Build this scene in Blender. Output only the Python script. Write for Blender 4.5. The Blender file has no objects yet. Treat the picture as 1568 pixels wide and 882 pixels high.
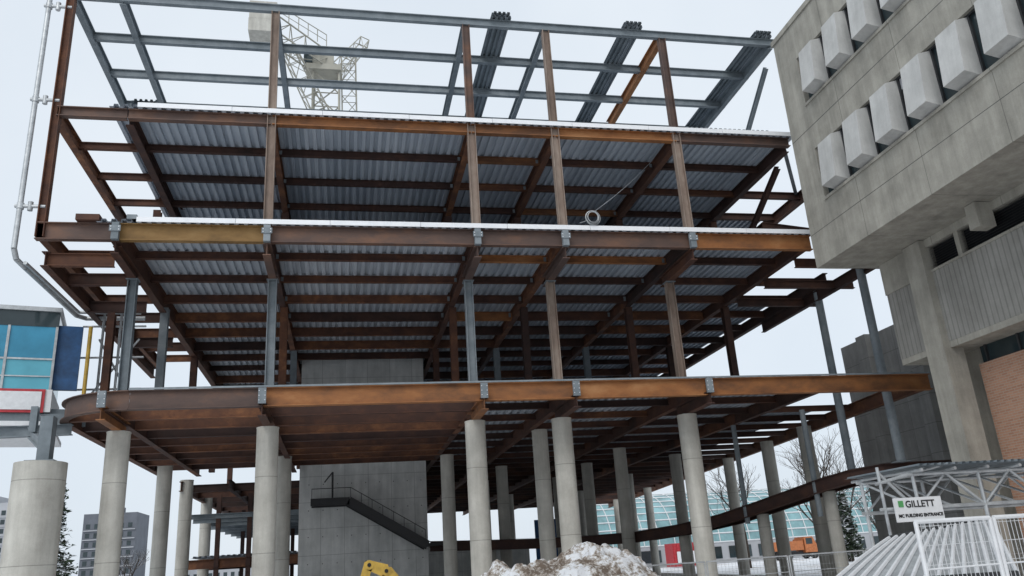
import bpy, math, random
from mathutils import Vector, Matrix
random.seed(7)
S=bpy.context.scene
Zv=Vector((0,0,1))
# ---------------------------------------------------------------- materials
def newmat(name):
    m=bpy.data.materials.new(name); m.use_nodes=True
    nt=m.node_tree; b=nt.nodes['Principled BSDF']; return m,nt,b
def N(nt,t,**k):
    n=nt.nodes.new(t)
    for a,v in k.items(): setattr(n,a,v)
    return n
def ramp(nt,fac,cols):
    r=N(nt,'ShaderNodeValToRGB'); e=r.color_ramp.elements
    while len(e)<len(cols): e.new(0.5)
    for i,(p,c) in enumerate(cols):
        e[i].position=p; e[i].color=(c[0],c[1],c[2],1)
    nt.links.new(fac,r.inputs[0]); return r.outputs[0]
def coord(nt,scale=(1,1,1)):
    g=N(nt,'ShaderNodeNewGeometry'); mp=N(nt,'ShaderNodeMapping')
    mp.inputs['Scale'].default_value=scale
    nt.links.new(g.outputs['Position'],mp.inputs['Vector']); return mp.outputs[0]
def noise(nt,vec,s,d=5,r=.6):
    n=N(nt,'ShaderNodeTexNoise'); n.inputs['Scale'].default_value=s; n.inputs['Detail'].default_value=d
    n.inputs['Roughness'].default_value=r; nt.links.new(vec,n.inputs['Vector']); return n.outputs['Fac']
def math_(nt,op,a,b):
    n=N(nt,'ShaderNodeMath',operation=op)
    for i,x in enumerate((a,b)):
        if x is None: continue
        if isinstance(x,(int,float)): n.inputs[i].default_value=x
        else: nt.links.new(x,n.inputs[i])
    return n.outputs[0]
def bump(nt,b,h,st=.3,dist=.02):
    n=N(nt,'ShaderNodeBump'); n.inputs['Strength'].default_value=st; n.inputs['Distance'].default_value=dist
    nt.links.new(h,n.inputs['Height']); nt.links.new(n.outputs[0],b.inputs['Normal'])
def rnd_attr(nt):
    a=N(nt,'ShaderNodeAttribute'); a.attribute_name='rnd'; return a.outputs['Fac']
def tinted(name,cols,scale=3,stretch=(1,1,1),rough=.7,metal=0,rw=.5,bst=.2,spec=.3):
    m,nt,b=newmat(name)
    n=noise(nt,coord(nt,stretch),scale,7,.68)
    n2=noise(nt,coord(nt,(1,1,1)),.6,3)
    a=math_(nt,'MULTIPLY',math_(nt,'ADD',math_(nt,'MULTIPLY',math_(nt,'SUBTRACT',n,.5),1.7),.5),1-rw); c=math_(nt,'MULTIPLY',rnd_attr(nt),rw*.7)
    d=math_(nt,'MULTIPLY',n2,rw*.35)
    f=math_(nt,'ADD',math_(nt,'ADD',a,c),d)
    nt.links.new(ramp(nt,f,cols),b.inputs['Base Color'])
    b.inputs['Roughness'].default_value=rough; b.inputs['Metallic'].default_value=metal
    b.inputs['Specular IOR Level'].default_value=spec
    if bst: bump(nt,b,n,bst,.01)
    return m
RUST=tinted('rust_steel',[(.2,(.034,.021,.018)),(.45,(.072,.036,.027)),(.66,(.13,.058,.034)),(.9,(.31,.135,.058))],1.3,(1,1,1.4),.75,rw=.5)
RUSTD=tinted('rust_steel_dark',[(.2,(.028,.019,.017)),(.5,(.058,.032,.027)),(.85,(.13,.06,.037))],1.3,(1,1,1.4),.75,rw=.5)
ORANGE=tinted('rust_steel_orange',[(.15,(.085,.044,.03)),(.38,(.17,.078,.038)),(.60,(.32,.135,.05)),(.88,(.45,.23,.10))],.9,(.8,1,1.8),.65,rw=.35)
OCHRE=tinted('mill_scale_ochre',[(.2,(.12,.07,.027)),(.5,(.24,.14,.05)),(.8,(.33,.21,.09))],1.1,(.7,1,1.6),.65,rw=.3)
MILL=tinted('mill_scale_brown',[(.15,(.060,.044,.042)),(.5,(.115,.075,.062)),(.88,(.24,.12,.07))],.9,(.7,1,1.6),.6,rw=.3)
PRIMER=tinted('grey_primer_steel',[(.2,(.125,.15,.165)),(.5,(.19,.22,.24)),(.8,(.28,.31,.33))],2,(1,1,1),.55,rw=.4,bst=.05)
COLTAN=tinted('column_tan_rust',[(.15,(.11,.078,.06)),(.5,(.24,.18,.145)),(.85,(.40,.33,.275))],1.6,(1,1,.4),.65,rw=.3)
DECK=tinted('galvanised_deck',[(.1,(.30,.335,.38)),(.5,(.44,.485,.54)),(.9,(.60,.64,.69))],1.2,(3,.3,1),.5,metal=.0,rw=.5,bst=.03,spec=.4)
GALV=tinted('galvanised_steel',[(.2,(.3,.31,.32)),(.5,(.45,.47,.48)),(.8,(.6,.62,.63))],4,(1,1,1),.4,metal=.4,rw=.3,bst=.02)
WHITE=tinted('frosted_edge_trim',[(.1,(.74,.77,.80)),(.5,(.86,.87,.89)),(.8,(.90,.91,.92))],3,(1,1,1),.6,rw=.3,bst=.1)
def concrete(name,c0,c1,px=0,pz=0,stain=.5,axis='X',rough=.85,lw=.022,ld=.55):
    m,nt,b=newmat(name)
    n=noise(nt,coord(nt,(1,1,1)),1.1,8,.65); n2=noise(nt,coord(nt,(2.2,2.2,.22)),1.2,5,.65); n3=noise(nt,coord(nt),28,4,.6)
    f=math_(nt,'ADD',math_(nt,'MULTIPLY',n,.45),math_(nt,'MULTIPLY',n2,.45)); f=math_(nt,'ADD',f,math_(nt,'MULTIPLY',n3,.12))
    col=ramp(nt,f,[(.36,c0),(.52,tuple((a+b_)/2 for a,b_ in zip(c0,c1))),(.66,c1)])
    g=N(nt,'ShaderNodeNewGeometry'); sp=N(nt,'ShaderNodeSeparateXYZ'); nt.links.new(g.outputs['Position'],sp.inputs[0])
    mask=None
    for ax,p in ((axis,px),('Z',pz)):
        if p:
            fr=math_(nt,'FRACT',math_(nt,'DIVIDE',sp.outputs[ax],p),None)
            l=math_(nt,'LESS_THAN',fr,lw/p)
            mask=l if mask is None else math_(nt,'MAXIMUM',mask,l)
    if mask is not None:
        mx=N(nt,'ShaderNodeMix',data_type='RGBA',blend_type='MULTIPLY')
        nt.links.new(math_(nt,'MULTIPLY',mask,ld),mx.inputs[0]); nt.links.new(col,mx.inputs[6]); mx.inputs[7].default_value=(.25,.25,.25,1); col=mx.outputs[2]
    nt.links.new(col,b.inputs['Base Color']); b.inputs['Roughness'].default_value=rough
    b.inputs['Specular IOR Level'].default_value=.2
    bump(nt,b,math_(nt,'ADD',n3,n),.35,.012)
    return m
CONC=concrete('cast_concrete_column',(.35,.335,.30),(.60,.585,.53),pz=2.4)
COREM=concrete('core_wall_concrete',(.42,.43,.42),(.72,.72,.70),px=1.2,pz=1.3)
BRUT=concrete('weathered_concrete',(.24,.23,.20),(.46,.44,.385),px=3.0,pz=0,axis='Y')
BRUT2=concrete('precast_hood_concrete',(.42,.42,.405),(.64,.64,.62))
RIBC=concrete('ribbed_concrete',(.23,.225,.205),(.37,.36,.335),px=.20,axis='Y',lw=.05,ld=.35)
DARKC=concrete('dark_concrete',(.22,.22,.215),(.38,.38,.37),px=2.4,pz=1.2,axis='Y')
def plain(name,c,rough=.6,metal=0,var=.25,scale=6):
    m,nt,b=newmat(name)
    n=noise(nt,coord(nt),scale,5)
    lo=tuple(x*(1-var) for x in c); hi=tuple(min(1,x*(1+var)) for x in c)
    nt.links.new(ramp(nt,n,[(.3,lo),(.7,hi)]),b.inputs['Base Color'])
    b.inputs['Roughness'].default_value=rough; b.inputs['Metallic'].default_value=metal
    return m
GLASSB=plain('blue_glass',(.05,.25,.38),.12,.3,.3,.5)
GLASSB2=plain('light_blue_glass',(.12,.42,.52),.12,.2,.2,.5)
GLASSD=plain('dark_glass',(.03,.045,.05),.06,0,.3,.5)
GLASSC=plain('cyan_glass',(.22,.38,.40),.15,0,.35,.4)
DARK=plain('dark_metal',(.03,.032,.035),.5)
FRAMEW=plain('white_painted_metal',(.72,.73,.74),.5,0,.08)
RED=plain('red_paint',(.45,.03,.04),.5)
YEL=plain('yellow_paint',(.50,.32,.05),.45)
ORG=plain('orange_paint',(.45,.15,.05),.45)
BLUE=plain('blue_tarpaulin',(.02,.08,.20),.6,0,.4,2)
GREEN=plain('green_paint',(.08,.30,.10),.5)
BLACK=plain('black_paint',(.012,.012,.014),.5)
RUBB=plain('rubber',(.02,.02,.02),.9)
BARK=plain('bark',(.055,.042,.032),.95,0,.4,10)
NEEDLE=plain('conifer_needles',(.035,.055,.03),.9,0,.5,5)
SNOWL=plain('snow_cover',(.74,.76,.79),.9,0,.12,3)
MUD=plain('added_dark_mud',(.10,.085,.07),.9,0,.5,.8)  # likely site mud, only on the sheet added to cut bounce light
TOWER=plain('tower_brick_grey',(.12,.13,.15),.8,0,.15,.3)
TOWERL=plain('tower_panel_light',(.40,.41,.43),.8,0,.1,.3)
CRANEM=plain('crane_beige_paint',(.36,.345,.29),.5,0,.15,1)
def brickmat():
    m,nt,b=newmat('tan_brick'); t=N(nt,'ShaderNodeTexBrick')
    g=N(nt,'ShaderNodeNewGeometry'); sp=N(nt,'ShaderNodeSeparateXYZ'); cb=N(nt,'ShaderNodeCombineXYZ')
    nt.links.new(g.outputs['Position'],sp.inputs[0]); nt.links.new(sp.outputs['Y'],cb.inputs['X']); nt.links.new(sp.outputs['Z'],cb.inputs['Y'])
    nt.links.new(cb.outputs[0],t.inputs['Vector']); t.inputs['Scale'].default_value=1
    t.inputs['Brick Width'].default_value=.22; t.inputs['Row Height'].default_value=.075; t.inputs['Mortar Size'].default_value=.008
    t.inputs['Color1'].default_value=(.46,.25,.16,1); t.inputs['Color2'].default_value=(.37,.19,.12,1); t.inputs['Mortar'].default_value=(.40,.33,.27,1)
    nt.links.new(t.outputs['Color'],b.inputs['Base Color']); b.inputs['Roughness'].default_value=.9; return m
BRICK=brickmat()
def snowdirt(name,lo,hi,sc,bd=.12):
    m,nt,b=newmat(name); v=coord(nt)
    n=noise(nt,v,sc,10,.7); n2=noise(nt,v,sc*7,6,.7)
    f=math_(nt,'ADD',math_(nt,'MULTIPLY',n,.6),math_(nt,'MULTIPLY',n2,.4))
    nt.links.new(ramp(nt,f,[(lo,(.16,.12,.09)),(lo+.05,(.45,.40,.35)),(hi,(.82,.83,.85))]),b.inputs['Base Color'])
    b.inputs['Roughness'].default_value=.9; bump(nt,b,f,.8,bd); return m
GROUND=snowdirt('snowy_mud_ground',.38,.48,.25)
SNOWP=snowdirt('dirty_snow',.44,.54,1.6,.2)

# ---------------------------------------------------------------- mesh helpers
def empty(name,loc=(0,0,0)):
    e=bpy.data.objects.new(name,None); e.location=loc; S.collection.objects.link(e); return e
ALL=[]
class M:
    def __init__(s,name,mat,parent=None,smooth=False):
        s.name=name;s.mat=mat;s.parent=parent;s.smooth=smooth;s.v=[];s.f=[];s.r=[];ALL.append(s)
    def add(s,vs,fs,r=None):
        if r is None: r=random.random()
        o=len(s.v); s.v+= [tuple(v) for v in vs]
        for f in fs: s.f.append([i+o for i in f]); s.r.append(r)
    def done(s):
        if not s.v: return
        me=bpy.data.meshes.new(s.name); me.from_pydata(s.v,[],s.f); me.update()
        a=me.attributes.new('rnd','FLOAT','FACE'); a.data.foreach_set('value',s.r)
        if s.smooth:
            me.polygons.foreach_set('use_smooth',[True]*len(me.polygons))
            try: me.set_sharp_from_angle(angle=math.radians(40))
            except Exception: pass
        me.materials.append(s.mat)
        o=bpy.data.objects.new(s.name,me); S.collection.objects.link(o)
        if s.parent: o.parent=s.parent
        s.ob=o
BF=[(0,3,2,1),(4,5,6,7),(0,1,5,4),(1,2,6,5),(2,3,7,6),(3,0,4,7)]
def OB(m,c,h,ax=Vector((1,0,0)),ay=Vector((0,1,0)),az=Zv,r=None):
    c=Vector(c); X=ax*h[0];Y=ay*h[1];Z=az*h[2]
    m.add([c-X-Y-Z,c+X-Y-Z,c+X+Y-Z,c-X+Y-Z,c-X-Y+Z,c+X-Y+Z,c+X+Y+Z,c-X+Y+Z],BF,r)
def A(m,x0,x1,y0,y1,z0,z1,r=None):
    OB(m,((x0+x1)/2,(y0+y1)/2,(z0+z1)/2),((x1-x0)/2,(y1-y0)/2,(z1-z0)/2),r=r)
def ibeam(m,p0,p1,d=.45,w=.2,t=.03,up=Zv,top=True,r=None):
    p0=Vector(p0);p1=Vector(p1);a=(p1-p0);L=a.length;a.normalize()
    s=a.cross(up).normalized(); u=s.cross(a).normalized()
    c=(p0+p1)/2 - (u*d/2 if top else u*0)
    if r is None: r=random.random()
    OB(m,c,(L/2,.011,d/2-t),a,s,u,r)
    OB(m,c+u*(d/2-t/2),(L/2,w/2,t/2),a,s,u,r); OB(m,c-u*(d/2-t/2),(L/2,w/2,t/2),a,s,u,min(1,r+.15))
def hcol(m,x,y,z0,z1,d=.28,w=.28,flip=False,r=None):
    up=Vector((0,1,0)) if not flip else Vector((1,0,0))
    ibeam(m,(x,y,z0),(x,y,z1),d,w,.03,up,False,r)
def tube(m,p0,p1,r0,r1=None,n=8,caps=True,rr=None):
    if r1 is None:r1=r0
    p0=Vector(p0);p1=Vector(p1);a=(p1-p0).normalized()
    s=a.cross(Zv)
    if s.length<.01:s=Vector((1,0,0))
    s.normalize();u=s.cross(a)
    vs=[];
    for p,r in((p0,r0),(p1,r1)):
        for i in range(n):
            t=2*math.pi*i/n; vs.append(p+s*math.cos(t)*r+u*math.sin(t)*r)
    fs=[(i,(i+1)%n,n+(i+1)%n,n+i) for i in range(n)]
    if caps: fs+= [tuple(range(n))[::-1],tuple(range(n,2*n))]
    m.add(vs,fs,rr)
def path(m,pts,r,n=8,rr=None):
    for a,b in zip(pts,pts[1:]): tube(m,a,b,r,r,n,rr=rr)
def deck(m,x0,x1,y0,y1,z,p=.30,h=.095):
    x=x0
    while x<x1-.01:
        r=random.random(); e=min(x+p*3,x1); vs=[]
        prof=[(0,0),(.45,0),(.5,1),(.94,1),(1,0)]
        xs=[]
        q=x
        while q<e-.001:
            for u,v in prof[:-1]: xs.append((q+u*p,v))
            q+=p
        xs.append((e,0))
        for a,v in xs: vs+= [(a,y0,z+h*v),(a,y1,z+h*v)]
        fs=[(2*i,2*i+2,2*i+3,2*i+1) for i in range(len(xs)-1)]
        m.add(vs,fs,r); x=e

# ---------------------------------------------------------------- steel frame building
FR=empty('steel_building_frame')
rust=M('interior_beams',RUST,FR); rustd=M('deep_beams',RUSTD,FR); org=M('edge_beams_orange',ORANGE,FR)
och=M('edge_beam_ochre',OCHRE,FR); mill=M('edge_beams_brown',MILL,FR); prim=M('grey_steel',PRIMER,FR)
tan=M('facade_columns',COLTAN,FR); dk=M('floor_decking',DECK,FR); gal=M('brackets_and_plates',PRIMER,FR)
trim=M('deck_edge_trim',WHITE,FR); ccol=M('round_concrete_columns',CONC,FR,True)
CX=[-7.2,-2.54,4.52,7.69,12.55]
YE=26.0; YC=28.4
def girders(z,y0,y1,xs,d=.6,m=None,w=.24):
    for x in xs:
        y=y0
        while y<y1-.1:
            e=min(y+7.2,y1)
            ibeam(m or random.choice([rust,rust,rustd]),(x,y,z-.003),(x,e-.02,z-.003),d,w); y=e
Z4,Z3,Z2,ZR=17.0,12.78,7.38,21.7
ys=[YE+2.4*i for i in range(11)]
for i,y in enumerate(ys):
    ibeam(prim,(-9.4,y,ZR),(17.6,y,ZR),.32,.18)
for x in (-9.42,-7.8,-2.54,4.52,7.69): ibeam(prim,(x,YE,ZR-.003),(x,50,ZR-.003),.42,.2)
ibeam(org,(12.55,YE,ZR-.003),(12.55,33,ZR-.003),.45,.22); ibeam(prim,(12.55,33.1,ZR-.003),(12.55,50,ZR-.003),.45,.22); ibeam(prim,(17.4,YE,ZR-.003),(17.4,50,ZR-.003),.42,.2)
for x in (5.9,11.3,17.0):
    deck(dk,x-.4,x+.4,YE-.25,48,ZR+.01,.2,.09)
    for k in range(2): deck(prim,x-.35,x+.35,YE-.35+.1*k,YE+3,ZR+.11+.08*k,.175,.07)
    deck(prim,x-.41,x+.41,YE-.24,48,ZR-.004,.205,.09)
hcol(rust,-9.45,YE,Z3-.5,ZR-.32,.26,.26,True)
for i,x in enumerate(CX[1:]):
    hcol(tan,x,YE-.02,Z3+.02,Z4+.05,.30,.26,True)
    hcol([tan,mill,tan,mill][i],x,YE,Z4+.12,ZR-.33,.28,.24,True)
for x in [-7.7]+CX[1:]+[17.3]:
    hcol(rust,x,33.2,Z4,ZR-.45,.25,.25); hcol(rustd,x,33.2,Z3,Z4-.5,.3,.3)
    hcol(rustd,x,40.4,Z3,Z4-.5,.3,.3); hcol(prim,x,40.4,Z4,ZR-.45,.25,.25)
for (z,deep) in ((Z4,60),(Z3,62)):
    n=int((deep-YE)/2.4)
    for i in range(1,n+1):
        y=YE+2.4*i
        segs=[-9.45]+CX+[17.3]
        dd=.27 if z==Z4 else random.choice([.28,.34,.42])
        for a,b in zip(segs,segs[1:]):
            if a==-9.45 and y>44: continue
            ibeam(random.choice([rust,rust,rust,rustd,org] if y<36 else [rustd,rust]),(a+.015,y,z),(b-.015,y,z),dd,.17)
        if y>30: ibeam(random.choice([rust,rustd]),(17.3,y,z),(20.6,y,z),.32,.2)
    girders(z,YE+.14,deep,CX[1:]+[17.3],.50)
    girders(z,YE,44,[-9.45],.5,rust)
    ibeam(rustd,(-7.2,YE+.14,z-.003),(-7.2,deep,z-.003),.5 if z==Z4 else .72,.26)
    girders(z,30,deep,[20.6],.5)
    deck(dk,-7.8,17.5,YE-.22,deep,z+.005)
    deck(dk,17.5,20.3,33.4,deep,z+.005)
def edge(z,y,mats,xs,d,w=.24):
    for m_,a,b in zip(mats,xs,xs[1:]):
        ibeam(m_,(a+.02,y,z),(b-.02,y,z),d,w)
edge(Z4,YE,[mill,mill,org,org,org,mill],[-9.45,-7.24,-2.54,4.52,7.69,12.55,17.4],.36)
edge(Z3,YE,[mill,och,mill,mill,mill,org],[-9.6,-7.2,-2.54,4.52,7.69,12.55,17.5],.58)
for x0,x1,z in((-6.9,17.4,Z4+.02),(-6.6,17.5,Z3+.02)):
    x=x0
    while x<x1:
        e=min(x+3.05,x1); A(trim,x,e-.012,YE-.26+random.uniform(-.006,.006),YE-.235,z-.02,z+.15); x=e
    A(trim,x0,x1,YE-.232,YE+.05,z+.105,z+.12)
for x in CX:
    A(gal,x-.11,x+.11,YE-.30,YE-.13,Z3-.62,Z3-.04)
    A(gal,x-.17,x+.17,YE-.33,YE-.30,Z3-.36,Z3-.16)
    for s in(-.12,.12):
        for k in(-.31,-.21): OB(trim,(x+s,YE-.335,Z3+k),(.014,.01,.014))
    ibeam(random.choice([rust,mill]),(x,YE-.12,Z3-.63),(x,YC+.6,Z3-.63),.42,.26)
    A(gal,x-.2,x+.2,YC-.2,YC+.2,Z3-1.08,Z3-1.052)
for y,z in((YE+.4,Z3-.9),(28.4,Z3-.85),(31,Z3-1.0),(36,Z3-1.0)):
    ibeam(rust if y<30 else rustd,(-9.3,y,z),(-7.3,y,z),.42,.2)
ibeam(rustd,(-9.3,26.2,Z3-.88),(-9.3,42,Z3-.88),.5,.24)
def curvebeam(m_,pts,d,w):
    for a,b in zip(pts,pts[1:]):
        a=Vector(a);b=Vector(b);e=(b-a).normalized()*.012
        ibeam(m_,a-e,b+e,d,w,r=.5)
E2=26.4
edge(Z2,E2,[mill,org,org,org,org],[-6.5,-2.54,4.52,7.69,12.55,21.6],.6,.26)
cv=[(-6.5-2.4*math.sin(t),E2+2.4-2.4*math.cos(t),Z2) for t in [math.pi/2*i/12 for i in range(13)]]
curvebeam(mill,cv,.6,.26); curvebeam(rust,[cv[-1],(-8.9,36,Z2),(-8.9,44,Z2)],.6,.26)
A(gal,-6.5,21.6,E2-.16,E2-.14,Z2+.002,Z2+.06)
for i in range(1,9):
    y=E2+1.9*i+.1
    for a,b in ((-8.85,-7.2),(-7.2,-2.54),(-2.54,4.52)):
        if y>43: continue
        ibeam(random.choice([rust,rust,rustd]),(a,y,Z2),(b,y,Z2),.55,.2)
y=E2+1.2
while y<90:
    xr=min(21.4+(y-26.4)*.12,29)
    segs=[4.52,7.69,12.55,17.2,xr]
    for a,b in zip(segs,segs[1:]):
        if a==17.2 and y<30: continue
        ibeam(random.choice([rust,rustd]) if y<36 else rustd,(a+.01,y,Z2),(b-.01,y,Z2),.25,.16)
    y+=2.4
girders(Z2,E2+.14,44,[-7.2,-2.54],.62); girders(Z2,E2+.14,90,[4.52,7.69,12.55,17.2],.5)
ibeam(rust,(21.45,E2+.14,Z2-.003),(29,90,Z2-.003),.55,.24)
deck(dk,4.6,17.2,E2+.1,90,Z2+.005); deck(dk,17.3,21.2,33,90,Z2+.005); deck(dk,21.2,24,50,90,Z2+.005)
for x in CX:
    ibeam(random.choice([rust,org]),(x,E2-.25,Z2-.5),(x,YC+.8,Z2-.5),.42,.26)
    A(gal,x-.12,x+.12,E2-.34,E2-.25,Z2-.55,Z2-.05)
    for s in(-1,1):
        for k in range(3): OB(trim,(x+s*.09,E2-.35,Z2-.45+.15*k),(.011,.012,.011))
for i,x in enumerate(CX):
    m_=[prim,prim,prim,tan,tan][i]
    hcol(m_,x,YC,Z2,Z3-1.08,.30,.30,True)
    A(gal,x-.24,x+.24,YC-.24,YC+.24,Z2+.0,Z2+.03)
def conccol(x,y,z1,r=.36,z0=0):
    tube(ccol,(x,y,z0),(x,y,z1),r,r,28)
    tube(ccol,(x,y,z1-.03),(x,y,z1+.004),r+.012,r+.012,28)
for x in CX: conccol(x,YC,Z2-.93); A(gal,x-.22,x+.22,YC-.22,YC+.22,Z2-.925,Z2-.9)
back=[(8.1,33.6),(-2.7,38.8),(4.95,40.4),(13.9,40.4),(-8.1,40.3),(-8.2,46.5),(8.75,46.2),(13.9,46.5),(21.4,35.2),(18.4,44),(23.1,47),(22,40),(14,54),(19,54),(9,54),(24.5,56),(24.8,66),(19,66),(13,66),(8,64),(-8.3,54),(-5,60),(26,78),(20,78)]
for x,y in back:
    conccol(x,y,Z2-.5,.33)
for x in CX+[17.3]:
    for y in (33.4,40.4,47.6,55): 
        hcol(random.choice([prim,rust,rustd]),x+.05,y,Z2,Z3-.5,.3,.3)
for x,y in((20.5,27.5),(20.7,31)): tube(prim,(x,y,4.3),(x,y,Z3-.5),.17,.17,16); A(gal,x-.25,x+.25,y-.25,y+.25,4.28,4.32)
for x,y in((17.2,34),(16.4,38),(14.5,42),(18.6,30.5)): tube(prim,(x,y,2.6),(x,y,Z2-.5),.11,.11,12)
for y in (27,29.5,32): ibeam(rust,(17.3,y,Z3-.55),(21.5,y,Z3-.55),.35,.18)
ibeam(rustd,(20.6,26.8,Z3-.55),(20.6,36,Z3-.55),.45,.2)
ibeam(prim,(17.3,26.3,ZR-4.4),(20.6,31,ZR-4.6),.2,.15); ibeam(rustd,(17.3,33,Z3+.2),(17.3,27,Z4-.7),.2,.2)
ibeam(prim,(17.3,26.5,ZR-1),(17.3,31,Z4+.2),.2,.15)
for k in range(6):
    y=29+k*2.1; ibeam(rustd,(17.4,y,Z3+1.9),(20.2,y+.6,Z3+1.9),.25,.15)
rp=[(24,27.6,4.3),(21.5,27.8,4.3),(20.1,28.1,4.3),(19.2,28.9,4.2),(18.7,30,4.05),(18.2,31.5,3.8),(17.4,33.3,3.45),(16.6,35.5,3.1),(15.6,38,2.85),(14.2,40.5,2.7),(12.5,42,2.7),(10,43,2.75),(7,43.3,2.85),(4.3,43.3,2.95)]
curvebeam(rustd,rp,.5,.3)
rp2=[(x+1.9,y+2.0,z) for x,y,z in rp[1:]]
curvebeam(rustd,rp2,.4,.2)
for a,b in zip(rp[1:],rp2): ibeam(rustd,a,b,.3,.15)
for a,b,c,d_ in zip(rp[1:],rp[2:],rp2[1:],rp2): dk.add([Vector(q)+Vector((0,0,.03)) for q in(a,b,c,d_)],[(0,1,2,3)])
for i in (4,6,8,10,12):
    x,y,z=rp[i]; conccol(x+.5,y+.6,z-.5,.26)
for k in range(8):
    y=48+3.4*k
    ibeam(rustd,(-8.6,y,Z2-.6),(-1.5,y,Z2-.6),.4,.2); ibeam(prim,(-8.6,y,5.2),(-1.5,y,5.2),.25,.2)
for x in(-8.4,-6,-4,-2): ibeam(rustd,(x,46,Z2-.6),(x,74,Z2-.6),.5,.2)
for y in(50,56): ibeam(rust,(-8.6,y,2.9),(-1.5,y,2.9),.5,.25)
deck(dk,-8.4,-2.4,50,74,3.0); deck(dk,-8.4,-2.4,56,74,5.25)
for x in(-7,-5.3,-3.6): 
    for y in (50,62): hcol(rustd,x,y,0,6.4,.25,.25)
for x,y in((5.9,26.3),(10.2,26.3),(-6.8,26.1)):
    for k in range(3): deck(prim,x-.35,x+.35,y-.2,y+4,Z4+.17+.08*k,.17,.07)
A(rust,-8.4,-7.7,YE-.3,YE+.3,Z3+.02,Z3+.22); A(gal,-6.9,-6.6,YE-.25,YE,Z3+.1,Z3+.25)
for k in range(18): A(gal,13+k*.2,13.1+k*.2,YE-.15,YE+.6,Z4+.17,Z4+.27)
hcol(rustd,-6.9,34,Z4,ZR-.4,.2,.2)
for x,w_ in((-5.2,.5),(-1.2,.8),(2.1,.4),(10.2,.9),(14.6,.6)):
    A(rust,x,x+w_,YE+.2,YE+.35,Z3+.12,Z3+.22)
for z in (Z4,Z3):
    for x in CX[1:]:
        for i in range(1,5):
            y=YE+2.4*i
            for s in(-1,1): A(gal,x+s*.13-.05,x+s*.13+.05,y-.03,y-.012,z-.25,z-.05)

CO=empty('cable_coil'); cm=M('coiled_cable',GALV,CO,True)
cc=Vector((8.75,25.68,13.24))
for k in range(5):
    R=.19+.022*k; pts=[cc+Vector((R*math.cos(t+.3*k)+.02*math.sin(k*2),.02*k-.04,R*1.05*math.sin(t+.3*k))) for t in [2*math.pi*i/24 for i in range(25)]]
    path(cm,pts,.010,6)
path(cm,[cc+Vector((-.18,0,-.1)),cc+Vector((-.4,0,-.2)),cc+Vector((-.5,.02,-.22))],.010,6)
pp=[]; a=Vector((8.8,25.7,13.45)); b=Vector((12.3,28,16.85))
for i in range(13):
    t=i/12; q=a.lerp(b,t); q.z-=.1*math.sin(math.pi*t); pp.append(q)
path(cm,pp,.010,6)

PR=empty('steel_pipe_riser'); pm=M('pipe_runs',GALV,PR,True)
path(pm,[(-10.15,26,25),(-10.15,26,11.9),(-10.1,26.15,11.6),(-10.0,26.6,11.5),(-9.95,31.8,11.5),(-9.7,32.2,11.5),(-7.6,32.2,11.5)],.085,12)
path(pm,[(-9.85,26.2,11.5),(-9.75,31.4,11.5),(-7.6,31.5,11.5)],.06,12)
for z in(13.35,17.25,21):
    tube(pm,(-10.3,26,z),(-9.4,26,z),.06,n=10); tube(pm,(-9.85,26,z-.15),(-9.85,26,z+.15),.08,n=10); tube(pm,(-10.14,26,z-.1),(-10.14,26,z+.1),.11,n=10)

# ---------------------------------------------------------------- concrete core + stair
CR=empty('concrete_stair_core'); c1=M('core_walls',COREM,CR)
A(c1,-2.28,4.25,44,52,0,16.6); A(c1,-2.3,-1.9,43.2,43.998,0,1.2)
c2=M('tie_holes',DARK,CR)
for x in range(9):
    for z in range(8): OB(c2,(-1.8+x*.72,43.995,.9+z*1.3),(.022,.02,.022))
ST=empty('steel_stair'); s1=M('stringers',BLACK,ST)
def stair(y):
    OB(s1,(-.7,y,5.1),(.95,.03,.18)); a=Vector((.2,y,5.1)); b=Vector((4.1,y,2.75)); d=(b-a).normalized(); OB(s1,(a+b)/2,((b-a).length/2,.03,.22),d,Vector((0,1,0)),d.cross(Vector((0,1,0))).normalized()*-1)
stair(42.6);stair(43.8)
for i in range(14):
    t=i/13; A(s1,.2+3.8*t-.13,.2+3.8*t+.13,42.63,43.77,5.05-2.3*t,5.09-2.3*t)
A(s1,-1.6,.2,42.63,43.77,5.12,5.16); A(s1,4.0,5.0,42.6,43.8,2.7,2.85)
tube(s1,(-.6,43.1,5.2),(-.6,43.1,6.6),.05,n=8); tube(s1,(-.6,43.1,6.6),(-1.0,43.1,6.1),.03,n=8)
for i in range(8):
    t=i/7; tube(s1,(.3+3.7*t,42.62,5.05-2.25*t),(.3+3.7*t,42.62,5.75-2.25*t),.014,n=5)
tube(s1,(.3,42.62,5.75),(4.0,42.62,3.5),.018,n=5); tube(s1,(-1.6,42.62,5.2),(-1.6,42.62,5.75),.016,n=5); tube(s1,(-1.6,42.62,5.75),(.3,42.62,5.75),.018,n=5)

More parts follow.
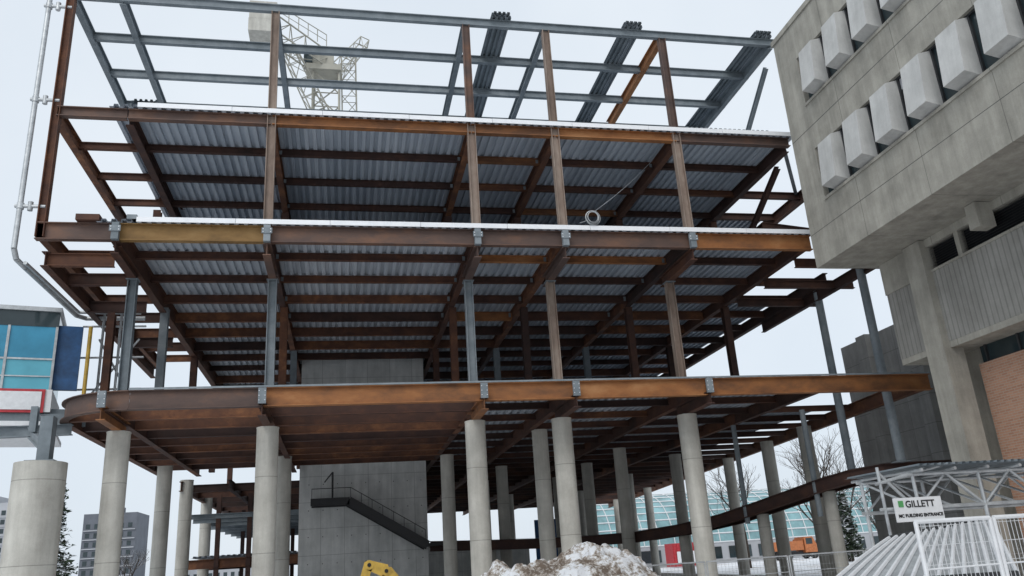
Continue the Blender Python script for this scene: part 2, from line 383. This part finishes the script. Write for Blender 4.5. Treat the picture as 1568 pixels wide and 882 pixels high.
# ---------------------------------------------------------------- concrete office building (right)
OF=empty('concrete_office_building')
b1=M('concrete_walls',BRUT,OF); b2=M('window_hoods',BRUT2,OF); b3=M('window_glass',GLASSD,OF); b4=M('window_frames',DARK,OF)
b5=M('ribbed_wall',RIBC,OF); b6=M('brick_wall',BRICK,OF); b7=M('louvres',DARK,OF); b8=M('blinds',TOWERL,OF)
XF=16.2; YB=24.0; YN=-6
bands=[(10.7,12.85,0),(12.85,14.75,1),(14.75,16.55,0),(16.55,18.45,1),(18.45,19.85,0)]
for z0,z1,w in bands:
    if not w: A(b1,XF,XF+1.2,YN,YB,z0,z1)
    else:
        A(b1,XF+.002,XF+1.2,22.75,YB-.002,z0,z1)
        A(b3,XF+.20,XF+.24,YN,22.75,z0,z1)
        A(b1,XF+.02,XF+.8,YN,YN+1,z0,z1)
        A(b1,XF-.05,XF+.18,YN,22.75,z0-.10,z0-.003)
        y=21.80
        while y>YN+1.5:
            hw=.40
            x0=XF+.19; za,zb=z0+.02,z1-.04
            f0=XF-.42+random.uniform(-.01,.01)
            vs=[(x0,y-hw,za),(x0,y+hw,za),(x0,y+hw,zb),(x0,y-hw,zb),
                (f0,y-hw,za+.14),(f0,y+hw,za+.14),(f0+.14,y+hw,zb-.14),(f0+.14,y-hw,zb-.14)]
            b2.add(vs,[(0,1,2,3),(7,6,5,4),(0,4,5,1),(1,5,6,2),(2,6,7,3),(3,7,4,0)])
            A(b4,XF+.12,XF+.2,y-hw-.06,y-hw-.003,z0,z1); A(b4,XF+.12,XF+.2,y+hw+.003,y+hw+.06,z0,z1)
            if random.random()<.35: A(b8,XF+.185,XF+.198,y-1.05,y-.45,z1-random.uniform(.4,1.2),z1-.02)
            y-=1.5
        A(b4,XF+.12,XF+.199,YN,22.75,z0,z0+.06); A(b4,XF+.12,XF+.199,YN,22.75,z1-.06,z1)
A(b1,XF+1.2,34,YN,YB-.004,10.72,19.8)
A(b1,XF-.06,XF+.3,YN,YB+.05,19.85,20.05)
A(b7,XF-.002,XF+.01,YN,YB+.001,11.9,11.915); A(b7,XF-.002,XF+.01,YN,YB+.001,15.6,15.62)
A(b5,18.5,30,YN,YB-.3,7.3,9.6); A(b1,18.46,30,YN,YB-.28,10.45,10.715); A(b1,18.46,30,YB-2.6,YB-.28,9.6,10.45)
A(b1,18.46,18.6,YN,YB-2.6,9.6,9.68)
for k in range(9): 
    z=9.72+.08*k
    b7.add([(18.55,YN,z),(18.55,YB-2.6,z),(18.68,YB-2.6,z+.07),(18.68,YN,z+.07)],[(0,1,2,3)])
A(b7,18.75,18.8,YN,YB-2.6,9.6,10.45)
y=20
while y>YN: A(b1,18.48,18.72,y-.09,y+.09,9.62,10.45); y-=3
for y in(18.6,10): A(b1,17.9,18.46,y-.2,y+.2,9.95,10.7)
A(b1,18.25,18.95,21.35,22.15,0,10.7)
for y in(12.5,4): A(b1,18.25,18.95,y-.4,y+.4,0,10.7)
A(b1,18.5,20.3,YN,YB-.31,7.1,7.296); A(b6,19.35,19.65,YN,21.34,0,6.55); A(b3,19.5,19.55,YN,21.3,6.55,7.1)
for k in range(20): A(b4,19.42,19.5,21-k*1.3,21.06-k*1.3,6.55,7.1)
A(b1,19.66,30,YN,YB-.5,0,7.1)
A(b4,19.31,19.35,20.0,20.35,2.9,3.5); A(b4,19.31,19.35,19.4,19.6,3.4,3.6)
BB=empty('concrete_annex_building'); bb=M('annex_walls',DARKC,BB)
A(bb,24.2,42,28.5,35.2,0,10.7)
for y in(29.6,33): A(bb,23.8,24.2,y-.35,y+.35,0,10.72)
A(bb,24.22,42,28.52,30,10.7,11.6)

# ---------------------------------------------------------------- pedestrian bridge (left)
BR=empty('glazed_pedestrian_bridge')
g1=M('glass_panels',GLASSB,BR); g1b=M('lower_glass_panels',GLASSB2,BR); g2=M('white_panels',FRAMEW,BR); g3=M('mullions',GALV,BR); g4=M('bridge_girders',PRIMER,BR)
g5=M('sign_border',RED,BR); g6=M('yellow_post',YEL,BR); g7=M('blue_sheet',BLUE,BR); g8=M('support_column',CONC,BR,True); g9=M('dark_panels',GLASSD,BR)
th=math.radians(13); ax=Vector((math.cos(th),math.sin(th),0)); ay=Vector((-math.sin(th),math.cos(th),0)); O=Vector((-9.95,30,0))
def bb_(m_,s0,s1,t0,t1,z0,z1): OB(m_,O+ax*((s0+s1)/2)+ay*((t0+t1)/2)+Vector((0,0,(z0+z1)/2)),((s1-s0)/2,(t1-t0)/2,(z1-z0)/2),ax,ay)
bb_(g1,-22,0,0,3,9.33,10.5); bb_(g1b,-22,0,.01,3,8.25,9.33); bb_(g9,-22,.05,-.02,3,10.5,11.05); bb_(g3,-22,.1,-.1,3.1,11.05,11.2)
k=0
while k<22: bb_(g3,-k-.04,-k+.04,-.06,-.0,8.25,10.5); k+=1.45
bb_(g3,-22,0,-.05,0,9.3,9.36); bb_(g3,-22,0,-.05,0,8.7,8.74)
bb_(g2,-22,.1,-.25,3,7.45,8.22); bb_(g2,-22,.3,-1.6,3,6.75,6.9); bb_(g4,-22,1.0,-.2,.1,6.95,7.4); bb_(g4,-.3,1.2,0,.2,7.0,7.6)
bb_(g5,-3.6,-.1,-.30,-.26,7.42,8.22); bb_(g2,-3.5,-.2,-.33,-.305,7.51,8.13)
bb_(g7,.0,.8,.1,.3,8.3,10.6); tube(g6,(-8.95,30.3,8.1),(-8.95,30.3,10.6),.07,n=10); 
tube(g8,(-8.95,27,0),(-8.95,27,5.35),.72,.72,36); A(g4,-9.05,-8.7,26.8,27.2,5.35,6.75); A(g4,-9.3,-8.5,26.6,27.4,5.35,5.41)
ibeam(g4,(-9.0,27,6.1),(-9.9,28.5,6.75),.3,.2); ibeam(g4,(-12,28.6,6.75),(-8.6,28.3,6.75),.35,.25)
for p in ((-9.5,27.6),(-9.9,29)): hcol(g4,p[0],p[1],6.4,7.2,.2,.2)
sc=M('scaffold_tubes',GALV,BR,True)
for x in(-8.9,-8.3): tube(sc,(x,31.6,7.4),(x,31.6,12),.05)
for z in(8.6,9.8,11): tube(sc,(-9.6,31.6,z),(-7.4,31.6,z),.04)
tube(sc,(-9.4,31.6,8),(-7.6,31.6,10.5),.04); tube(sc,(-7.6,31.6,8),(-9.0,31.6,10.5),.04)
gr=M('rust_post',RUST,BR); hcol(gr,-8.45,30.9,7.5,11.3,.26,.26)

# ---------------------------------------------------------------- tower crane
TC=empty('tower_crane'); t1=M('lattice_members',CRANEM,TC); t2=M('counterweight_blocks',CONC,TC); t3=M('cab_glass',GLASSD,TC)
def lattice(m_,p0,p1,w0,w1,n,r=.06,up=Vector((0,1,0))):
    p0=Vector(p0);p1=Vector(p1);a=(p1-p0).normalized();s=a.cross(up).normalized();u=s.cross(a)
    R=[]
    for i in range(n+1):
        t=i/n;w=w0+(w1-w0)*t;c=p0.lerp(p1,t)
        R.append([c+s*w/2*i_+u*w/2*j for i_,j in((-1,-1),(1,-1),(1,1),(-1,1))])
    for i in range(n):
        for k in range(4):
            tube(m_,R[i][k],R[i+1][k],r,r,5); tube(m_,R[i][k],R[i+1][(k+1)%4],r*.6,r*.6,4); tube(m_,R[i][k],R[i][(k+1)%4],r*.6,r*.6,4)
    for k in range(4): tube(m_,R[n][k],R[n][(k+1)%4],r,r,4)
lattice(t1,(-1.6,60,0),(-1.6,60,41),2.1,2.1,20,.10)
lattice(t1,(.4,62,34),(.2,61,44.5),1.2,1.2,7,.06)
lattice(t1,(-1.6,60,42.2),(-6.0,55.5,42.6),1.5,1.5,4,.07,Zv)
A(t2,-7.3,-5.2,54.3,56.2,41.2,42.3); A(t2,-7.27,-5.23,54.33,56.17,42.33,43.9)
A(t1,-3.2,-.4,58.6,61.2,41,41.5); A(t1,-2.7,-1,59,61,41.5,43.3); A(t3,-3.4,-2.72,58.6,59.8,41.6,43.2)
for k in range(6):
    q=Vector((-5.2,55.6,43.4)).lerp(Vector((-1.6,59,43.4)),k/5); tube(t1,q,q+Vector((0,0,1.2)),.04,n=5)
tube(t1,(-5.2,55.6,44.6),(-1.6,59,44.6),.04,n=5); tube(t1,(-5.2,55.6,44.0),(-1.6,59,44.0),.03,n=5)
lattice(t1,(-1.2,60,41),(1.6,63,47),1.2,.8,5,.05); lattice(t1,(-4.6,57,41.8),(-1.6,60,36.5),1.0,1.4,5,.06)

# ---------------------------------------------------------------- distant towers
def apartment(x0,x1,y,h,mat,storey,name):
    e=empty(name); w=M('walls',mat,e); g=M('windows',GLASSD,e); l=M('balconies',TOWERL,e)
    A(w,x0,x1,y,y+18,0,h); A(w,x0+(x1-x0)*.35,x0+(x1-x0)*.6,y+3,y+12,h,h+2.5)
    n=int(h/storey)
    for i in range(n):
        z=i*storey+.9; k=x0+.9
        while k<x1-1.6:
            A(g,k,k+1.3,y-.06,y,z,z+1.5)
            k+=2.6
        A(l,x0+.3,x1-.3,y-.5,y-.07,z-.75,z-.45)
apartment(-84.5,-68,300,26,TOWER,2.9,'apartment_tower')
apartment(-126,-103,300,31,TOWERL,2.9,'apartment_tower')
apartment(-60,-20,330,8,TOWERL,2.9,'low_rise_building')

# ---------------------------------------------------------------- glass atrium building
GA=empty('glass_atrium_building'); ga=M('barrel_glass',GLASSC,GA); gb=M('glazing_bars',FRAMEW,GA); gc=M('end_walls',TOWERL,GA); gd=M('base_windows',GLASSD,GA)
R=9
for i in range(10):
    t0=math.pi*.5*i/10; t1_=math.pi*.5*(i+1)/10
    p=lambda t:(108-R*math.cos(t)+R*0, 2.5+R*.75*math.sin(t))
    (ya,za),(yb,zb)=p(t0),p(t1_)
    ga.add([(30,ya,za),(80,ya,za),(80,yb,zb),(30,yb,zb)],[(0,1,2,3)])
    tube(gb,(30,ya-.05,za+.03),(80,ya-.05,za+.03),.09,n=4)
    for k in range(26): tube(gb,(30+2*k,ya-.06,za+.03),(30+2*k,yb-.06,zb+.03),.07,n=4)
A(gc,30,80,99,112,0,2.45)
for k in range(12): A(gd,31+4*k,34+4*k,98.9,98.98,.6,2)
A(gc,80,84,98,116,0,9)

HW=empty('rear_site_wall'); h1=M('rear_concrete',COREM,HW); h2=M('hanging_tarps',BLUE,HW); A(h1,4.6,13.5,62,63,0,3.2)
A(h2,14,15.8,61.8,61.95,1.2,4.6); A(h2,16.4,17.3,61.8,61.95,2.2,4.9); A(h1,-1.5,4.6,70,71,0,4)
SO=empty('red_site_container'); so=M('container_box',RED,SO); A(so,36,40,90,92.4,0.1,2.6)
so2=M('container_white_panel',FRAMEW,SO); A(so2,36.4,39,89.86,89.9,.5,1.7)
for k in range(10): A(so,36.1+k*.4,36.3+k*.4,89.92,90,.2,2.5)

# ---------------------------------------------------------------- trees
def bare_tree(name,x,y,h,snow=True,seed=1):
    rg=random.Random(seed); e=empty(name); w=M('trunk_and_limbs',BARK,e); s=M('snow_lines',SNOWL,e)
    def br(p,d,L,r,lv):
        q=p+d*L; tube(w,p,q,r,r*.65,5 if lv>1 else 7,False)
        if snow and lv>=1 and abs(d.z)<.8: tube(s,p+Vector((0,0,r*.7)),q+Vector((0,0,r*.5)),r*.7,r*.4,4,False)
        if lv>=6: return
        for k in range(3 if lv<4 else 2):
            nd=(d+Vector((rg.uniform(-.75,.75),rg.uniform(-.75,.75),rg.uniform(-.25,.5)))).normalized()
            br(q if k<2 else p.lerp(q,.6),nd,L*rg.uniform(.62,.85),r*.6,lv+1)
    br(Vector((x,y,0)),Vector((0,0,1)),h*.24,h*.016,0)
def conifer(name,x,y,h,seed):
    rg=random.Random(seed); e=empty(name); w=M('trunk',BARK,e); nd=M('needle_clumps',NEEDLE,e); s=M('snow_clumps',SNOWL,e)
    tube(w,(x,y,0),(x,y,h*.95),h*.02,h*.004,7)
    for i in range(34):
        z=h*(.12+.86*i/34); Rr=h*.2*(1-i/36)*rg.uniform(.7,1.15)
        for k in range(7):
            a=rg.uniform(0,6.28); tip=Vector((x+Rr*math.cos(a),y+Rr*math.sin(a),z-Rr*.25)); b0=Vector((x,y,z)); tube(w,b0,tip,.03,.01,4,False)
            for j in range(12):
                t=rg.uniform(.25,1.05); c=b0.lerp(tip,t)+Vector((rg.gauss(0,.1),rg.gauss(0,.1),rg.gauss(0,.08)))
                v=[c+Vector((rg.gauss(0,.15),rg.gauss(0,.15),rg.gauss(0,.08))) for _ in range(3)]
                (s if rg.random()<.22 else nd).add(v,[(0,1,2)])
conifer('conifer_tree',-18.6,60,9.0,3); conifer('conifer_tree',-20.3,63,6.5,5)
conifer('conifer_tree',40,62,5.5,8)
for i,(x,y,h) in enumerate([(36.5,60,12),(41,64,13),(33,66,11),(39,56,7)]): bare_tree('bare_tree',x,y,h,True,i+11)
bare_tree('bare_tree',-15,66,6,True,31)

# ---------------------------------------------------------------- ground
gm=M('ground',GROUND); 
gm.add([(-2500,-500,0),(2500,-500,0),(2500,4000,0),(-2500,4000,0)],[(0,1,2,3)])
md=M('added_mud_ground',MUD)  # dark mud sheet added under the frame, placed to darken the deep floors
md.add([(-10,43.5,.004),(24,43.5,.004),(30,92,.004),(-10,92,.004)],[(0,1,2,3)])
md.add([(6,32,.004),(24,32,.004),(24,43.5,.004),(6,43.5,.004)],[(0,1,2,3)])
from mathutils import noise as mn
sp=M('snow_pile',SNOWP,None,True); n=160; vs=[]
for j in range(n):
    for i in range(n):
        x=-.5+12*i/(n-1); y=15+7*j/(n-1)
        def g(cx,cy,h,r): return h*math.exp(-(((x-cx)/r)**2+((y-cy)/1.6)**2))
        z=g(4.85,18.2,1.6,1.35)+g(3.2,18.6,1.05,.9)+g(6.4,18.5,1.15,1.2)+g(2.1,18.3,.8,.8)
        z=z+ (mn.fractal(Vector((x*1.6,y*1.6,3)),.7,2.2,7)*.26)*min(1,z) - .05
        vs.append((x,y,z))
fs=[(j*n+i,j*n+i+1,(j+1)*n+i+1,(j+1)*n+i) for j in range(n-1) for i in range(n-1)]
sp.add(vs,fs)
# ---------------------------------------------------------------- mini excavator
EX=empty('mini_excavator'); e1=M('yellow_body',YEL,EX,True); e2=M('tracks',RUBB,EX,True); e3=M('cab_glass',GLASSD,EX)
ex,ey=2.0,22.5
for s in(-.7,.7):
    vs=[];k=20
    for yy in(ey+s-.18,ey+s+.18):
        for i in range(k):
            t=2*math.pi*i/k; vs.append((ex+math.copysign(.75,math.cos(t))+.28*math.cos(t),yy,.3+.28*math.sin(t)))
    e2.add(vs,[(i,(i+1)%k,k+(i+1)%k,k+i) for i in range(k)]+[tuple(range(k)),tuple(range(k,2*k))])
A(e1,ex-.3,ex+1.1,ey-.75,ey+.75,.55,.95); A(e3,ex-.1,ex+.7,ey-.05,ey+.65,.95,1.12); A(e1,ex-.15,ex+.75,ey-.1,ey+.7,1.12,1.17)
def arm(p,q,w0,w1):
    p=Vector(p);q=Vector(q);d=(q-p).normalized();u=Vector((0,1,0));n_=d.cross(u)
    e1.add([p-u*.1-n_*w0,p+u*.1-n_*w0,p+u*.1+n_*w0,p-u*.1+n_*w0,q-u*.1-n_*w1,q+u*.1-n_*w1,q+u*.1+n_*w1,q-u*.1+n_*w1],BF)
arm((ex-.3,ey-.3,.9),(ex-.95,ey-.3,1.62),.12,.16); arm((ex-.95,ey-.3,1.63),(ex-1.4,ey-.3,1.80),.16,.12); arm((ex-1.38,ey-.3,1.85),(ex-1.8,ey-.3,.6),.12,.08)
for p in((ex-1.38,1.80),(ex-.95,1.63)): tube(e1,(p[0],ey-.42,p[1]),(p[0],ey-.18,p[1]),.12,n=14)
tube(e2,(ex-.5,ey-.3,1.0),(ex-1.1,ey-.3,1.35),.04)
tube(e2,(ex-1.38,ey-.44,1.80),(ex-1.38,ey-.16,1.80),.05,n=10); tube(e2,(ex-.95,ey-.44,1.63),(ex-.95,ey-.16,1.63),.05,n=10)
e1.add([(ex-2.1,ey-.6,.1),(ex-1.6,ey-.6,.1),(ex-1.6,ey-.6,.65),(ex-1.9,ey-.6,.65),(ex-2.1,ey,.1),(ex-1.6,ey,.1),(ex-1.6,ey,.65),(ex-1.9,ey,.65)],BF)
# ---------------------------------------------------------------- orange truck
TK=empty('orange_dump_truck'); k1=M('truck_body',ORG,TK); k2=M('truck_wheels',RUBB,TK,True); k3=M('truck_glass',GLASSD,TK); k4=M('truck_chassis',DARK,TK)
tx,ty=50.5,90
A(k4,tx-3,tx+3,ty-.5,ty+.5,.55,.85); A(k1,tx-3,tx+.9,ty-1.1,ty+1.1,1.0,1.15)
for yy in(-1.1,1.04): A(k1,tx-3,tx+.9,ty+yy,ty+yy+.06,1.15,2.0)
A(k1,tx-3,tx-2.94,ty-1.04,ty+1.04,1.15,2.0); A(k1,tx+.84,tx+.9,ty-1.04,ty+1.04,1.15,2.2)
k1.add([(tx+1.1,ty-1.05,.7),(tx+3,ty-1.05,.7),(tx+3,ty+1.05,.7),(tx+1.1,ty+1.05,.7),(tx+1.1,ty-1.05,2.4),(tx+2.2,ty-1.05,2.4),(tx+2.2,ty+1.05,2.4),(tx+1.1,ty+1.05,2.4)],BF)
A(k3,tx+1.3,tx+2.1,ty-1.07,ty-1.05,1.6,2.25)
for x in(-2.2,-1,2.2):
    for s in(-1,.8): tube(k2,(tx+x,ty+s,.5),(tx+x,ty+s+.25,.5),.5,n=18)

# ---------------------------------------------------------------- covered walkway with sign
CW=empty('scaffold_covered_walkway'); w1=M('scaffold_poles',GALV,CW,True); w3=M('roof_sheets',PRIMER,CW)
wx0,wx1,wy0,wy1=10.2,14.6,13.6,15.2
for x in(10.3,11.7,13.1,14.5):
    for y in(wy0,wy1): tube(w1,(x,y,0),(x,y,2.75),.035)
for y in(wy0,wy1):
    for z in(2.1,2.7): tube(w1,(wx0,y,z),(wx1,y,z),.035)
    x=10.3; 
    while x<14.4:
        tube(w1,(x,y,2.1),(x+.7,y,2.7),.025); tube(w1,(x+.7,y,2.7),(x+1.4,y,2.1),.025); x+=1.4
for x in(10.3,11,11.7,12.4,13.1,13.8,14.5): tube(w1,(x,wy0-.3,2.75),(x,wy1+.3,2.75),.03); tube(w1,(x,wy0,2.1),(x,wy1,2.7),.025)
tube(w1,(9.6,13.6,2.75),(10.4,13.6,1.9),.03);tube(w1,(9.5,13.6,2.55),(11,13.6,2.85),.03);tube(w1,(9.6,13.6,0),(9.6,13.6,2.85),.03);tube(w1,(9.5,13.6,2.1),(10.4,13.6,2.1),.03)
deck(w3,wx0,wx1,wy0-.3,wy1+.4,2.82,.15,.04)
SG=empty('construction_sign'); q1=M('sign_board',FRAMEW,SG); A(q1,9.73,10.71,13.5,13.53,1.86,2.28); q2=M('sign_logo',GREEN,SG); A(q2,9.81,9.91,13.488,13.497,2.12,2.23)
def text(s,loc,size,parent,mat):
    c=bpy.data.curves.new('lettering','FONT'); c.body=s; c.size=size; c.offset=.003; c.extrude=.002
    o=bpy.data.objects.new('lettering',c); o.location=loc; o.rotation_euler=(math.pi/2,0,0); c.materials.append(mat); S.collection.objects.link(o); o.parent=parent
text('GILLETT',(9.95,13.492,2.11),.165,SG,BLACK); text('MC BUILDING ENTRANCE',(9.77,13.492,1.94),.078,SG,BLACK)
# corrugated entrance shelter: sloping ribbed roof
SH=empty('corrugated_entrance_shelter'); r1=M('roof_ribs',FRAMEW,SH,True); r2=M('roof_skin',GALV,SH,True); r3=M('shelter_frame',DARK,SH); r4=M('side_panels',GALV,SH)
P0=Vector((5.25,8.7,1.14));P1=Vector((7.95,11.3,1.60));P2=Vector((10.0,11.6,1.80));P3=Vector((7.6,8.6,1.12))
def sp_(u,v):
    q=P0.lerp(P3,u).lerp(P1.lerp(P2,u),v); q.z+=.02*math.sin(math.pi*v); return q
for i in range(24):
    for j in range(6):
        r2.add([sp_(i/24,j/6),sp_((i+1)/24,j/6),sp_((i+1)/24,(j+1)/6),sp_(i/24,(j+1)/6)],[(0,1,2,3)],.5)
for i in range(15):
    for j in range(6): tube(r1,sp_(i/14,j/6)+Vector((0,0,.01)),sp_(i/14,(j+1)/6)+Vector((0,0,.01)),.026,n=6,caps=False)
for u in(0,.5,1):
    for v in (0,1): q=sp_(u,v); tube(r3,(q.x,q.y,0),q,.035)
for i in range(8): 
    a=sp_(i/8,0);b=sp_((i+1)/8,0); r4.add([(a.x,a.y,.1),(b.x,b.y,.1),b-Vector((0,0,.1)),a-Vector((0,0,.1))],[(0,1,2,3)])
tube(r3,sp_(0,0),sp_(1,0),.04); tube(r3,sp_(0,1),sp_(1,1),.04)
def fence(name,p0,dirv,npan,pw,h,mat=GALV,step=.09,fr=.018,wr=.003):
    e=empty(name); a=M('frames_and_wires',mat,e,False); d=Vector(dirv).normalized(); p=Vector(p0)
    for k in range(npan):
        u=p+d*(pw*k); v=u+d*(pw-.06)
        for q in(u,v): tube(a,q,q+Vector((0,0,h)),fr,n=7)
        tube(a,u+Vector((0,0,h)),v+Vector((0,0,h)),fr,n=7); tube(a,u+Vector((0,0,.15)),v+Vector((0,0,.15)),fr,n=6); tube(a,u+Vector((0,0,h*.72)),v+Vector((0,0,h*.72)),.010,n=5)
        x=step
        while x<pw-.08:
            q=u+d*x; tube(a,q+Vector((0,0,.15)),q+Vector((0,0,h)),wr,n=3,caps=False); x+=step
        z=.3
        while z<h: tube(a,u+Vector((0,0,z)),v+Vector((0,0,z)),wr*.8,n=3,caps=False); z+=.2
    return e
fence('construction_fence',(6.05,8.1,0),(1,.12,0),5,1.1,1.75,mat=FRAMEW,step=.06,fr=.024,wr=.004)
fence('construction_fence',(6.15,18.9,0),(1,.15,0),6,2.4,1.35,step=.1)

for m_ in ALL: m_.done()

# ---------------------------------------------------------------- world / light / camera
w=bpy.data.worlds.new('World'); S.world=w; w.use_nodes=True; nt=w.node_tree; bg=nt.nodes['Background']
sk=N(nt,'ShaderNodeTexSky'); sk.sky_type='NISHITA'; sk.sun_disc=False; sk.sun_elevation=math.radians(42); sk.sun_rotation=math.radians(208); sk.dust_density=3
tc=N(nt,'ShaderNodeTexCoord'); cn=noise(nt,tc.outputs['Generated'],1.8,6,.5)
cl=ramp(nt,cn,[(.3,(7.3,8.2,9.2)),(.7,(9.0,9.7,10.4))])
mx=N(nt,'ShaderNodeMix',data_type='RGBA'); mx.inputs[0].default_value=.88
nt.links.new(sk.outputs[0],mx.inputs[6]); nt.links.new(cl,mx.inputs[7]); nt.links.new(mx.outputs[2],bg.inputs[0]); bg.inputs[1].default_value=.1
sd_=bpy.data.lights.new('overcast_sun','SUN'); sd_.energy=1.1; sd_.angle=math.radians(35); sd_.color=(1,.98,.95)
so_=bpy.data.objects.new('overcast_sun',sd_); S.collection.objects.link(so_)
dirn=Vector((.35,.66,-.67)); so_.rotation_euler=dirn.to_track_quat('-Z','Y').to_euler()
f=1240.; p=math.atan(f/3650.); psi=math.radians(12.3); ro=math.atan(.067)
h=Vector((math.sin(psi),math.cos(psi),0)); F=h*math.cos(p)+Zv*math.sin(p); R0=Vector((math.cos(psi),-math.sin(psi),0)); U0=Zv*math.cos(p)-h*math.sin(p)
Rr=R0*math.cos(ro)-U0*math.sin(ro); Uu=R0*math.sin(ro)+U0*math.cos(ro)
cd=bpy.data.cameras.new('Camera'); cd.lens=f/1568*36; cd.sensor_width=36; cd.clip_end=8000; cd.clip_start=.1
co=bpy.data.objects.new('Camera',cd); S.collection.objects.link(co)
co.matrix_world=Matrix(((Rr.x,Uu.x,-F.x,0),(Rr.y,Uu.y,-F.y,0),(Rr.z,Uu.z,-F.z,1.6),(0,0,0,1)))
S.camera=co
S.view_settings.view_transform='Standard'; S.view_settings.look='None'; S.view_settings.exposure=0
